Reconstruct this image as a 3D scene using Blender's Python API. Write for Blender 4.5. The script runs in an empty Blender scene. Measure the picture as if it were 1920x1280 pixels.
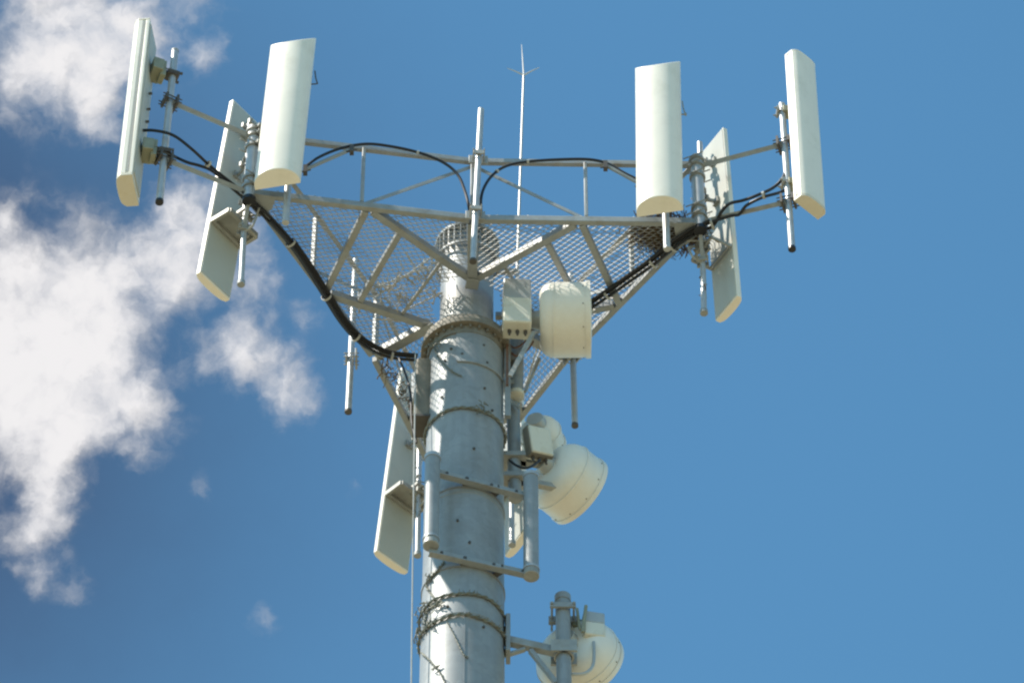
import bpy, math, random
import numpy as np
from mathutils import Vector as V, Matrix

random.seed(7)
SC = bpy.context.scene
COL = SC.collection
R_ = math.radians

# ------------------------------------------------------------------ camera
FPX = 8056.0                      # focal length in pixels of a 1920 wide frame
ELEV = R_(49.5)
F_ = V((0, math.cos(ELEV), math.sin(ELEV)))
U_ = V((0, -math.sin(ELEV), math.cos(ELEV)))
X_ = V((1, 0, 0))


def ray(px, py):
    return (F_ * FPX + X_ * (px - 960) - U_ * (py - 640)).normalized()


_c = ray(875, 578) * 36.0         # the headframe's centre is 36 m from the lens
H = 1.6 + _c.z                    # height of the headframe floor above ground
CAM = V((0, 0, H)) - _c
cd = bpy.data.cameras.new('camera')
cam = bpy.data.objects.new('camera', cd)
COL.objects.link(cam)
cam.location = CAM
cam.rotation_euler = (ELEV + math.pi / 2, 0, 0)
cd.sensor_width = 36
cd.lens = FPX / 1920 * 36
cd.clip_end = 20000
SC.camera = cam

# ------------------------------------------------------------------ sun, sky, exposure
SUN_EL, SUN_AZ = R_(54), R_(17)   # azimuth: from -x towards the viewer
sd = V((-math.cos(SUN_AZ) * math.cos(SUN_EL), -math.sin(SUN_AZ) * math.cos(SUN_EL), math.sin(SUN_EL)))
ld = bpy.data.lights.new('sun', 'SUN')
ld.energy = 4.8
ld.angle = R_(0.53)
ld.color = (1.0, 0.92, 0.80)
sun = bpy.data.objects.new('sun', ld)
COL.objects.link(sun)
sun.location = (0, 0, H + 20)
sun.rotation_euler = sd.to_track_quat('Z', 'Y').to_euler()

SC.view_settings.view_transform = 'Standard'
SC.view_settings.look = 'None'
SC.view_settings.gamma = 1
SC.view_settings.exposure = 0.55

W = bpy.data.worlds.new('World')
SC.world = W
W.use_nodes = True
nt = W.node_tree
nt.nodes.clear()


def N(t, typ, **kw):
    n = t.nodes.new(typ)
    for k, v in kw.items():
        if k.startswith('i_'):
            n.inputs[int(k[2:]) if k[2:].isdigit() else k[2:]].default_value = v
        else:
            setattr(n, k, v)
    return n


def M(t, op, a, b=None, c=None, clamp=False):
    n = t.nodes.new('ShaderNodeMath')
    n.operation = op
    n.use_clamp = clamp
    for i, v in enumerate((a, b, c)):
        if v is None:
            continue
        if isinstance(v, (int, float)):
            n.inputs[i].default_value = v
        else:
            t.links.new(v, n.inputs[i])
    return n.outputs[0]


sky = N(nt, 'ShaderNodeTexSky', sky_type='NISHITA', sun_disc=False)
sky.sun_elevation = SUN_EL
# blender: rotation 0 puts the sun on +y, turning clockwise seen from above
sky.sun_rotation = math.atan2(sd.x, sd.y)
sky.altitude = 600
sky.air_density = 1.0
sky.dust_density = 0.4
sky.ozone_density = 1.0
tc = N(nt, 'ShaderNodeTexCoord')
geo = tc.outputs['Generated']


def dist_to(px, py, sx):
    """bell of half width sx (pixels, as an angle on the sky) round a sky direction"""
    d = ray(px, py)
    n = nt.nodes.new('ShaderNodeVectorMath')
    n.operation = 'DISTANCE'
    nt.links.new(warped, n.inputs[0])
    n.inputs[1].default_value = d
    q = M(nt, 'MULTIPLY', n.outputs['Value'], FPX / sx)
    q = M(nt, 'MULTIPLY', q, q)
    q = M(nt, 'MULTIPLY', q, -1)
    return M(nt, 'EXPONENT', q)


# domain warp so that no bell shows as a circle
wn = N(nt, 'ShaderNodeTexNoise', noise_dimensions='3D')
wn.inputs['Scale'].default_value = 62
wn.inputs['Detail'].default_value = 5
wn.inputs['Roughness'].default_value = 0.62
nt.links.new(geo, wn.inputs['Vector'])
ws = nt.nodes.new('ShaderNodeVectorMath'); ws.operation = 'SUBTRACT'
nt.links.new(wn.outputs['Color'], ws.inputs[0]); ws.inputs[1].default_value = (0.5, 0.5, 0.5)
wm = nt.nodes.new('ShaderNodeVectorMath'); wm.operation = 'SCALE'
nt.links.new(ws.outputs[0], wm.inputs[0]); wm.inputs['Scale'].default_value = 0.0125
wa = nt.nodes.new('ShaderNodeVectorMath'); wa.operation = 'ADD'
nt.links.new(geo, wa.inputs[0]); nt.links.new(wm.outputs[0], wa.inputs[1])
warped = wa.outputs[0]

CLOUDS = [  # px, py, half width, amount
    (90, 50, 110, .85), (215, 50, 105, .68), (180, 175, 70, .72), (40, 150, 75, .68), (300, 90, 70, .45), (385, 95, 45, .42), (180, 235, 40, .5),
    (-50, 640, 200, 1.3), (100, 545, 100, .66), (55, 745, 115, .85), (150, 620, 90, .5), (215, 700, 100, .72), (240, 520, 90, .7), (330, 470, 90, .68), (370, 560, 50, .2),
    (400, 410, 75, .62), (470, 510, 70, .5), (320, 370, 60, .45), (300, 770, 55, .55), (160, 800, 60, .5),
    (480, 680, 65, .66), (545, 740, 55, .66), (430, 640, 50, .5), (590, 590, 30, .42), (380, 680, 40, .4),
    (85, 880, 55, .62), (75, 950, 48, .62), (50, 1010, 52, .66), (80, 1070, 42, .62), (270, 855, 45, .4), (490, 1160, 40, .27),
    (385, 905, 28, .25), (650, 910, 25, .22), (150, 1115, 35, .35), (370, 0, 60, .35), (5, 420, 35, .5),
]
acc = None
for px, py, s, a in CLOUDS:
    b = M(nt, 'MULTIPLY', dist_to(px, py, s), a)
    acc = b if acc is None else M(nt, 'ADD', acc, b)
fn = N(nt, 'ShaderNodeTexNoise', noise_dimensions='3D')
fn.inputs['Scale'].default_value = 92
fn.inputs['Detail'].default_value = 9
fn.inputs['Roughness'].default_value = 0.54
nt.links.new(warped, fn.inputs['Vector'])
f0 = M(nt, 'MULTIPLY', M(nt, 'SUBTRACT', fn.outputs['Fac'], 0.5), 1.9)
cov = M(nt, 'ADD', M(nt, 'MINIMUM', acc, 1.25), f0)
cov = M(nt, 'MULTIPLY', cov, M(nt, 'MULTIPLY', acc, 5.0, clamp=True))
dens = N(nt, 'ShaderNodeMapRange', interpolation_type='SMOOTHSTEP')
dens.inputs['From Min'].default_value = 0.06
dens.inputs['From Max'].default_value = 1.38
nt.links.new(cov, dens.inputs['Value'])
# sky colour: the Nishita sky, a little less saturated
skyc = N(nt, 'ShaderNodeMix', data_type='RGBA', blend_type='MULTIPLY')
skyc.inputs['Factor'].default_value = 1
nt.links.new(sky.outputs[0], skyc.inputs[6])
bell = dist_to(-400, 700, 950)
tint = N(nt, 'ShaderNodeMix', data_type='RGBA')
nt.links.new(bell, tint.inputs['Factor'])
tint.inputs[6].default_value = (.61, 1.05, 1.06, 1)
tint.inputs[7].default_value = (.28, .25, .27, 1)
nt.links.new(tint.outputs[2], skyc.inputs[7])
off = nt.nodes.new('ShaderNodeVectorMath'); off.operation = 'ADD'
nt.links.new(warped, off.inputs[0]); off.inputs[1].default_value = tuple((X_ * -.6 + U_ * .5) * .0032)
fn2 = N(nt, 'ShaderNodeTexNoise', noise_dimensions='3D')
for k_ in ('Scale', 'Detail', 'Roughness'):
    fn2.inputs[k_].default_value = fn.inputs[k_].default_value
nt.links.new(off.outputs[0], fn2.inputs['Vector'])
relief = M(nt, 'MULTIPLY', M(nt, 'SUBTRACT', fn.outputs['Fac'], fn2.outputs['Fac']), .85)  # sunward side of each cloud lump lightened, sunlight painted into the colour
thick = M(nt, 'MULTIPLY', M(nt, 'MINIMUM', acc, 1.35), .36)
shv = M(nt, 'ADD', M(nt, 'ADD', relief, .66), thick)
shv = M(nt, 'MINIMUM', M(nt, 'MAXIMUM', shv, .5), 1.04)
SKY_STRENGTH = 0.13
cl = N(nt, 'ShaderNodeVectorMath'); cl.operation = 'SCALE'
cl.inputs[0].default_value = (0.58 / SKY_STRENGTH, 0.57 / SKY_STRENGTH, 0.575 / SKY_STRENGTH)
nt.links.new(shv, cl.inputs['Scale'])
mixc = N(nt, 'ShaderNodeMix', data_type='RGBA')
nt.links.new(dens.outputs[0], mixc.inputs['Factor'])
nt.links.new(skyc.outputs[2], mixc.inputs[6])
nt.links.new(cl.outputs[0], mixc.inputs[7])
bg = N(nt, 'ShaderNodeBackground')
bg.inputs['Strength'].default_value = SKY_STRENGTH
nt.links.new(mixc.outputs[2], bg.inputs['Color'])
wo = N(nt, 'ShaderNodeOutputWorld')
nt.links.new(bg.outputs[0], wo.inputs['Surface'])
W.cycles.sampling_method = 'MANUAL'
W.cycles.sample_map_resolution = 1024
try:
    SC.cycles.pixel_filter_type = 'BLACKMAN_HARRIS'
    SC.cycles.filter_width = 2.3
except Exception:
    pass

# ------------------------------------------------------------------ picture <-> place (heights are relative to the headframe floor)


def onz(px, py, z=0.0):
    d = ray(px, py)
    t = (H + z - CAM.z) / d.z
    p = CAM + d * t
    return V((p.x, p.y, z))


def ony(px, py, y):
    d = ray(px, py)
    t = (y - CAM.y) / d.y
    p = CAM + d * t
    return V((p.x, y, p.z - H))


def onpole(px, py, r):
    d = ray(px, py)
    o = CAM
    a = d.x * d.x + d.y * d.y
    b = 2 * (o.x * d.x + o.y * d.y)
    c = o.x * o.x + o.y * o.y - r * r
    disc = max(b * b - 4 * a * c, 0)
    t = (-b - math.sqrt(disc)) / (2 * a)
    p = o + d * t
    return V((p.x, p.y, p.z - H))


# ------------------------------------------------------------------ materials
MAT = {}


def principled(name):
    m = bpy.data.materials.new(name)
    m.use_nodes = True
    t = m.node_tree
    b = t.nodes['Principled BSDF']
    return m, t, b


def mat(name, col, rough=.5, metal=0., var=.12, scale=6., spangle=0., streak=0., bump=0., dirt=None, spec=.5):
    m, t, b = principled(name)
    g = N(t, 'ShaderNodeTexCoord').outputs['Object']
    n1 = N(t, 'ShaderNodeTexNoise'); n1.inputs['Scale'].default_value = scale; n1.inputs['Detail'].default_value = 6
    n1.inputs['Roughness'].default_value = .62
    t.links.new(g, n1.inputs['Vector'])
    f = M(t, 'SUBTRACT', n1.outputs['Fac'], .5)
    f = M(t, 'MULTIPLY', f, var * 3.2)
    if spangle:
        vo = N(t, 'ShaderNodeTexVoronoi'); vo.inputs['Scale'].default_value = 22
        wv = N(t, 'ShaderNodeTexNoise'); wv.inputs['Scale'].default_value = 9
        t.links.new(g, wv.inputs['Vector'])
        mx = N(t, 'ShaderNodeMix', data_type='RGBA'); mx.inputs['Factor'].default_value = .12
        t.links.new(g, mx.inputs[6]); t.links.new(wv.outputs['Color'], mx.inputs[7])
        t.links.new(mx.outputs[2], vo.inputs['Vector'])
        sp = N(t, 'ShaderNodeSeparateColor'); t.links.new(vo.outputs['Color'], sp.inputs[0])
        s = M(t, 'MULTIPLY', M(t, 'SUBTRACT', sp.outputs[0], .5), spangle)
        f = M(t, 'ADD', f, s)
    if streak:
        mp = N(t, 'ShaderNodeMapping'); mp.inputs['Scale'].default_value = (11, 11, .5)
        t.links.new(g, mp.inputs['Vector'])
        n2 = N(t, 'ShaderNodeTexNoise'); n2.inputs['Scale'].default_value = 1.6; n2.inputs['Detail'].default_value = 5
        t.links.new(mp.outputs[0], n2.inputs['Vector'])
        f = M(t, 'ADD', f, M(t, 'MULTIPLY', M(t, 'SUBTRACT', n2.outputs['Fac'], .5), streak * 3))
    f = M(t, 'ADD', f, 1)
    vm = N(t, 'ShaderNodeVectorMath'); vm.operation = 'SCALE'
    vm.inputs[0].default_value = col
    t.links.new(f, vm.inputs['Scale'])
    out = vm.outputs[0]
    if dirt:
        dcol, damt, dscale = dirt
        n3 = N(t, 'ShaderNodeTexNoise'); n3.inputs['Scale'].default_value = dscale; n3.inputs['Detail'].default_value = 8
        n3.inputs['Roughness'].default_value = .7
        t.links.new(g, n3.inputs['Vector'])
        mr = N(t, 'ShaderNodeMapRange'); mr.inputs['From Min'].default_value = .52; mr.inputs['From Max'].default_value = .75
        mr.inputs['To Max'].default_value = damt
        t.links.new(n3.outputs['Fac'], mr.inputs['Value'])
        mx = N(t, 'ShaderNodeMix', data_type='RGBA')
        t.links.new(mr.outputs[0], mx.inputs['Factor'])
        t.links.new(out, mx.inputs[6]); mx.inputs[7].default_value = (*dcol, 1)
        out = mx.outputs[2]
    t.links.new(out, b.inputs['Base Color'])
    b.inputs['Metallic'].default_value = metal
    b.inputs['Specular IOR Level'].default_value = spec
    rr = M(t, 'ADD', M(t, 'MULTIPLY', M(t, 'SUBTRACT', n1.outputs['Fac'], .5), .3), rough)
    t.links.new(rr, b.inputs['Roughness'])
    if bump:
        bp = N(t, 'ShaderNodeBump'); bp.inputs['Strength'].default_value = bump; bp.inputs['Distance'].default_value = .01
        t.links.new(n1.outputs['Fac'], bp.inputs['Height'])
        t.links.new(bp.outputs[0], b.inputs['Normal'])
    MAT[name] = m
    return m


mat('pole_steel', (.285, .30, .305), .52, .2, .12, 2.6, spangle=.13, streak=.10, bump=.12, dirt=((.22, .20, .17), .5, 2.0))
mat('galvanised', (.34, .34, .315), .5, .2, .15, 9, spangle=.16, bump=.1, dirt=((.25, .2, .14), .6, 7))
mat('rail_steel', (.29, .31, .315), .55, .1, .16, 8, spangle=.1, bump=.1, dirt=((.22, .17, .10), .7, 6))
mat('mesh_steel', (.40, .40, .38), .6, .15, .2, 12)
mat('pipe_steel', (.44, .455, .46), .42, .35, .12, 10, spangle=.1)
mat('dark_bolt', (.10, .09, .08), .6, .3, .2, 20)
mat('bracket_alloy', (.30, .29, .20), .5, .3, .2, 16, dirt=((.2, .19, .07), .5, 9))
mat('radome', (.84, .785, .685), .42, 0, .04, 3, streak=.035, dirt=((.60, .56, .45), .5, 3.4))
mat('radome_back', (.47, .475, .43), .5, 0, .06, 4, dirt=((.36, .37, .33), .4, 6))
mat('groove_shade', (.36, .35, .32), .55, 0, .08, 6)
mat('end_cap', (.66, .61, .50), .5, 0, .06, 6, dirt=((.55, .45, .25), .45, 9))
mat('dish_white', (.77, .735, .66), .45, 0, .05, 5, streak=.03, dirt=((.60, .54, .43), .4, 5))
mat('unit_cream', (.66, .64, .55), .5, 0, .06, 8, dirt=((.42, .37, .25), .5, 9))
mat('unit_grey', (.42, .43, .42), .45, .25, .1, 12)
mat('black_rubber', (.012, .013, .016), .38, 0, .3, 14)
mat('cable_jacket', (.009, .009, .012), .5, 0, .3, 20)
mat('tie_white', (.40, .40, .38), .5, 0, .1, 20)
mat('old_wire', (.20, .20, .165), .65, .3, .3, 20)
mat('rust_steel', (.20, .11, .075), .75, .1, .35, 20)
mat('twig', (.12, .075, .035), .9, 0, .5, 30)
mat('pale_twig', (.42, .38, .30), .9, 0, .4, 30)
mat('brown_steel', (.20, .18, .145), .7, .1, .25, 14, streak=.2)
mat('rod_metal', (.46, .46, .45), .4, .3, .05, 9)


# ------------------------------------------------------------------ mesh builder
class MB:
    def __init__(self):
        self.v, self.f, self.s, self.g = [], [], [], []

    def add(self, verts, faces, smooth=False):
        o = len(self.v)
        self.v += [tuple(p) for p in verts]
        self.f += [tuple(i + o for i in f) for f in faces]
        self.s += [smooth] * len(faces)
        self.g.append((o, len(self.v), len(self.f) - len(faces), len(self.f)))
        return self

    @staticmethod
    def frame(d, up=None):
        d = V(d).normalized()
        up = V(up) if up is not None else (V((0, 0, 1)) if abs(d.z) < .95 else V((0, -1, 0)))
        a = d.cross(up).normalized()
        b = a.cross(d).normalized()
        return d, a, b

    def tube(self, pts, r, n=12, caps=True):
        pts = [V(p) for p in pts]
        rs = r if isinstance(r, (list, tuple)) else [r] * len(pts)
        verts, faces = [], []
        d, a, b = self.frame(pts[1] - pts[0])
        for i, p in enumerate(pts):
            if i == 0:
                t = pts[1] - pts[0]
            elif i == len(pts) - 1:
                t = pts[-1] - pts[-2]
            else:
                t = (pts[i + 1] - pts[i]).normalized() + (pts[i] - pts[i - 1]).normalized()
            t = t.normalized()
            a = (a - t * a.dot(t)).normalized()
            b = a.cross(t).normalized()
            for k in range(n):
                w = 2 * math.pi * k / n
                verts.append(p + (a * math.cos(w) + b * math.sin(w)) * rs[i])
        for i in range(len(pts) - 1):
            for k in range(n):
                k2 = (k + 1) % n
                faces.append((i * n + k, (i + 1) * n + k, (i + 1) * n + k2, i * n + k2))
        if caps:
            faces.append(tuple(range(n)))
            faces.append(tuple(reversed(range((len(pts) - 1) * n, len(pts) * n))))
        return self.add(verts, faces, True)

    def bar(self, a, b, w, h, up=None):
        """rectangular bar; w across, h along up"""
        a, b = V(a), V(b)
        d, s, u = self.frame(b - a, up)
        vs = []
        for p in (a, b):
            for i, j in ((-1, -1), (1, -1), (1, 1), (-1, 1)):
                vs.append(p + s * (w / 2 * i) + u * (h / 2 * j))
        return self.add(vs, [(0, 1, 2, 3), (7, 6, 5, 4), (0, 4, 5, 1), (1, 5, 6, 2), (2, 6, 7, 3), (3, 7, 4, 0)])

    def box(self, c, ax, ay, az, sx, sy, sz):
        c = V(c)
        vs = []
        for k in (-1, 1):
            for i, j in ((-1, -1), (1, -1), (1, 1), (-1, 1)):
                vs.append(c + V(ax) * (sx / 2 * i) + V(ay) * (sy / 2 * j) + V(az) * (sz / 2 * k))
        return self.add(vs, [(3, 2, 1, 0), (4, 5, 6, 7), (0, 1, 5, 4), (1, 2, 6, 5), (2, 3, 7, 6), (3, 0, 4, 7)])

    def lathe(self, c, axis, prof, n=40, closed=False):
        """prof: list of (t along axis, radius)"""
        c = V(c)
        d, a, b = self.frame(axis)
        verts, faces = [], []
        for t, r in prof:
            for k in range(n):
                w = 2 * math.pi * k / n
                verts.append(c + d * t + (a * math.cos(w) + b * math.sin(w)) * max(r, 1e-4))
        m = len(prof)
        for i in range(m if closed else m - 1):
            for k in range(n):
                k2 = (k + 1) % n
                i2 = (i + 1) % m
                faces.append((i * n + k, i * n + k2, i2 * n + k2, i2 * n + k))
        return self.add(verts, faces, True)

    def prism(self, c, ax, ay, az, prof, z0, z1, off0=None, off1=None):
        """prof: list of (x, y); off: extra z per point at each end"""
        c = V(c)
        n = len(prof)
        vs = []
        for z, off in ((z0, off0), (z1, off1)):
            for i, (x, y) in enumerate(prof):
                o = off[i] if off else 0
                vs.append(c + V(ax) * x + V(ay) * y + V(az) * (z + o))
        fs = [(i, (i + 1) % n, n + (i + 1) % n, n + i) for i in range(n)]
        fs += [tuple(reversed(range(n))), tuple(range(n, 2 * n))]
        return self.add(vs, fs, True)

    def build_each(self, name, m, parent):
        """every primitive becomes a mesh of its own"""
        last = None
        for v0, v1, f0, f1 in self.g:
            q = MB()
            q.v = self.v[v0:v1]
            q.f = [tuple(i - v0 for i in f) for f in self.f[f0:f1]]
            q.s = self.s[f0:f1]
            last = q.build(name, m, parent)
        return last

    def build(self, name, m, parent=None, loc=None, bevel=0, angle=35):
        me = bpy.data.meshes.new(name)
        if parent is not None:
            base = V(parent['_w'])
            o_loc = V((0, 0, 0))
        else:
            if loc is None:
                zs = min(p[2] for p in self.v)
                loc = V((sum(p[0] for p in self.v) / len(self.v), sum(p[1] for p in self.v) / len(self.v), zs))
            base = V(loc)
            o_loc = base + V((0, 0, H))
        me.from_pydata([tuple(V(p) - base) for p in self.v], [], self.f)
        me.polygons.foreach_set('use_smooth', self.s)
        me.validate()
        me.update()
        import bmesh as _b
        bm = _b.new(); bm.from_mesh(me)
        _b.ops.recalc_face_normals(bm, faces=bm.faces)
        bm.to_mesh(me); bm.free()
        me.set_sharp_from_angle(angle=R_(angle))
        me.materials.append(MAT[m])
        o = bpy.data.objects.new(name, me)
        COL.objects.link(o)
        o.location = o_loc
        if parent is not None:
            o.parent = parent
        o['_w'] = tuple(base)
        if bevel:
            md = o.modifiers.new('bevel', 'BEVEL'); md.width = bevel; md.segments = 2
            md.limit_method = 'ANGLE'; md.angle_limit = R_(35)
        ALL.append(o)
        return o


ALL = []


def tag(o, label=None, cat=None, group=None, kind=None):
    for k, v in (('label', label), ('category', cat), ('group', group), ('kind', kind)):
        if v:
            o[k] = v
    return o


def thing(name, base, label, cat, group=None):
    o = bpy.data.objects.new(name, None)
    o.empty_display_size = .1
    COL.objects.link(o)
    o.location = V(base) + V((0, 0, H))
    o['_w'] = tuple(base)
    ALL.append(o)
    return tag(o, label, cat, group)


def lerp(a, b, t):
    return V(a) * (1 - t) + V(b) * t


def spline(pts, k=6):
    """Catmull-Rom through the points"""
    pts = [V(p) for p in pts]
    P = [pts[0] * 2 - pts[1]] + pts + [pts[-1] * 2 - pts[-2]]
    out = []
    for i in range(1, len(P) - 2):
        p0, p1, p2, p3 = P[i - 1:i + 3]
        for j in range(k):
            t = j / k
            out.append(.5 * ((2 * p1) + (p2 - p0) * t + (2 * p0 - 5 * p1 + 4 * p2 - p3) * t * t + (3 * p1 - p0 - 3 * p2 + p3) * t ** 3))
    out.append(pts[-1])
    return out


UP = V((0, 0, 1))

# ------------------------------------------------------------------ ground
def ground():
    m, t, b = principled('dry_grass')
    g = N(t, 'ShaderNodeTexCoord').outputs['Object']
    n1 = N(t, 'ShaderNodeTexNoise'); n1.inputs['Scale'].default_value = .15; n1.inputs['Detail'].default_value = 10
    t.links.new(g, n1.inputs['Vector'])
    cr = N(t, 'ShaderNodeValToRGB')
    cr.color_ramp.elements[0].position = .35; cr.color_ramp.elements[0].color = (.20, .17, .10, 1)
    cr.color_ramp.elements[1].position = .7; cr.color_ramp.elements[1].color = (.37, .32, .20, 1)
    t.links.new(n1.outputs['Fac'], cr.inputs[0]); t.links.new(cr.outputs[0], b.inputs['Base Color'])
    b.inputs['Roughness'].default_value = .95
    MAT['dry_grass'] = m
    n = 48
    S = 6000
    vs, fs = [], []
    for j in range(n + 1):
        for i in range(n + 1):
            u, w = i / n * 2 - 1, j / n * 2 - 1
            x, y = S * u * abs(u), S * w * abs(w)
            r = math.hypot(x, y)
            z = 0 if r < 60 else min(12, (r - 60) * .01) * math.sin(x * .004 + 1) * math.cos(y * .005)
            vs.append((x, y, z - H))
    for j in range(n):
        for i in range(n):
            a = j * (n + 1) + i
            fs.append((a, a + 1, a + n + 2, a + n + 1))
    mb = MB(); mb.add(vs, fs, True)
    o = mb.build('ground', 'dry_grass', loc=(0, 0, -H))
    o['kind'] = 'structure'


ground()

# ------------------------------------------------------------------ tower
RU = .224                          # upper pole radius


def RL(z):                          # lower pole radius (it tapers)
    return .308 + (-.54 - z) * .0042


ZF = -.55
tower = thing('monopole_tower', (0, 0, -H), 'tall tapering galvanised steel tower pole carrying every antenna in the picture', 'tower')
mb = MB()
prof = [(z - 0, RL(z)) for z in [ZF - .055 - i * (H + ZF - .055) / 40 for i in range(41)]]
mb.lathe((0, 0, 0), (0, 0, 1), [(z, r) for z, r in prof], 96)
mb.build('lower_shaft', 'pole_steel', tower)
mb = MB()
mb.lathe((0, 0, 0), (0, 0, 1), [(ZF + .055, RU + .02), (ZF + .10, RU + .005), (ZF + .16, RU), (.0, RU), (.40, RU), (.84, RU), (.845, .0)], 80)
mb.build('upper_shaft', 'pole_steel', tower)
mb = MB()
mb.lathe((0, 0, 0), (0, 0, 1), [(ZF - .13, RL(ZF) + .001), (ZF - .13, RL(ZF) + .014), (ZF - .05, RL(ZF) + .016), (ZF - .05, .374), (ZF - .005, .376), (ZF + .01, .366), (ZF + .055, .362), (ZF + .058, .24)], 96)
fl = mb.build('flange', 'brown_steel', tower)
mb = MB()
for k in range(28):
    w = 2 * math.pi * (k + .5) / 28
    c = V((math.cos(w), math.sin(w), 0)) * .338
    mb.lathe(c + V((0, 0, ZF - .085)), (0, 0, 1), [(0, 0), (0, .011), (.03, .011), (.03, .018), (.034, .018)], 6)
mb.build_each('bolt', 'brown_steel', fl)
# collar of gusset plates round the top of the pole
mb = MB()
mb.lathe((0, 0, 0), (0, 0, 1), [(.80, RU), (.80, .272), (.825, .275), (.825, RU)], 72)
mb.lathe((0, 0, 0), (0, 0, 1), [(.56, .262), (.56, .274), (.585, .274), (.585, .262)], 72, closed=True)
col_ = mb.build('top_collar', 'rail_steel', tower)
mb = MB()
for k in range(30):
    w = 2 * math.pi * (k + .5) / 30
    c, s = math.cos(w), math.sin(w)
    mb.bar(V((c * (RU + .002), s * (RU + .002), .69)), V((c * .27, s * .27, .69)), .007, .21, UP)
mb.build_each('gusset', 'rail_steel', col_)
# riveted door plate with a curved lower lip on the front of the shaft
mb = MB()


def shell(mb, z0f, z1f, a0, a1, off, n=26, th=.008):
    """curved plate lying on the lower pole; a in degrees, 0 faces the viewer"""
    vs, fs = [], []
    for i in range(n + 1):
        a = R_(a0 + (a1 - a0) * i / n)
        for z in (z0f(i / n), z1f(i / n)):
            for o in (off, off + th):
                r = RL(z) + o
                vs.append(V((math.sin(a) * r, -math.cos(a) * r, z)))
    for i in range(n):
        b = i * 4
        fs += [(b + 1, b + 5, b + 7, b + 3), (b, b + 2, b + 6, b + 4), (b, b + 4, b + 5, b + 1), (b + 2, b + 3, b + 7, b + 6)]
    fs += [(0, 1, 3, 2), (n * 4, n * 4 + 2, n * 4 + 3, n * 4 + 1)]
    mb.add(vs, fs, True)


shell(mb, lambda t: -1.02 - .02 * math.sin(t * 3.1), lambda t: ZF - .07, -14, 78, .001, th=.007)
pl = mb.build('cover_plate', 'pole_steel', tower)
mb = MB()
shell(mb, lambda t: -1.045 - .02 * math.sin(t * 3.1), lambda t: -1.022 - .02 * math.sin(t * 3.1), -12, 72, .001, th=.016)
mb.build('plate_lip', 'rail_steel', tower)
mb = MB()
for a, z in ((-32, -.98), (-22, -.86), (28, -.80), (34, -1.0), (30, -1.33), (-5, -.95), (-36, -1.42), (44, -1.55), (-8, -2.95), (9, -3.2), (14, -2.1), (-20, -3.9), (30, -4.1)):
    r = RL(z) + .006
    p = V((math.sin(R_(a)) * r, -math.cos(R_(a)) * r, z))
    mb.lathe(p, V((p.x, p.y, 0)), [(-.01, .011), (.008, .011), (.01, .006), (.011, 0)], 8)
mb.build_each('stud', 'dark_bolt', tower)
# horizontal and vertical weld seams
mb = MB()
for z in (-2.62, -3.98, -7.5, -12, -18):
    mb.lathe((0, 0, 0), (0, 0, 1), [(z - .006, RL(z) - .003), (z, RL(z) + .004), (z + .006, RL(z) - .003)], 96)
mb.bar(V((.02, -RL(-4) - .0005, -3.98)), V((.02, -RL(-7.5) - .0005, -7.5)), .008, .006, V((0, -1, 0)))
mb.build_each('weld_seam', 'pole_steel', tower)
# base plate on the ground
mb = MB()
mb.lathe((0, 0, 0), (0, 0, 1), [(-H + .12, .4), (-H + .12, .62), (-H + .06, .62), (-H + .06, .9), (-H - .3, .9)], 64)
mb.build('base_plate', 'rail_steel', tower)
# cable entry hood on the left flank, box like with a dark slab across its bottom
hood = MB()
hc = ony(790, 745, -.02)
for (zt, zb) in ((ony(790, 690, -.02).z, ony(790, 796, -.02).z),):
    hood.prism((hc.x, -.02, 0), X_, V((0, 1, 0)), UP, [(-.055, -.08), (-.035, -.11), (.05, -.11), (.08, -.09), (.08, .1), (-.055, .1)], zb, zt)
hd = hood.build('entry_hood', 'brown_steel', tower, bevel=.006)  # dark brown puts the hood's shade into its colour
mb = MB()
mb.box((hc.x + .01, -.02, zb - .012), X_, V((0, 1, 0)), UP, .16, .24, .022)
mb.build('hood_rim', 'dark_bolt', hd)

# ------------------------------------------------------------------ headframe
HR = .77
Lc, MF, Rc = onz(468, 362), onz(887, 411), onz(1312, 417)
MR, Bc, ML = onz(1064, 668), onz(846, 945), onz(700, 668)
frame = thing('antenna_headframe', (0, 0, 0), 'three cornered galvanised lattice platform with grating floor and handrail around the pole top', 'platform')
hv = V((0, 0, HR))
ring = [Lc, MF, Rc, MR, Bc, ML]


def beam(name, a, b, w, h, m='rail_steel', up=None, bevel=.006):
    q = MB(); q.bar(a, b, w, h, up)
    return q.build(name, m, frame, bevel=bevel)


def angle_iron(name, a, b, w, t=.008, m='rail_steel', inward=None):
    """L section: a level leg underneath and an upright leg"""
    q = MB()
    d, s, u = MB.frame(V(b) - V(a), UP)
    if inward is not None and s.dot(inward) < 0:
        s = -s
    q.bar(V(a) + s * (w / 2), V(b) + s * (w / 2), w, t, UP)
    q.bar(V(a) + s * (t / 2) + u * (w / 2 + t / 2 + .001), V(b) + s * (t / 2) + u * (w / 2 + t / 2 + .001), t, w, UP)
    return q.build(name, m, frame)


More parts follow.
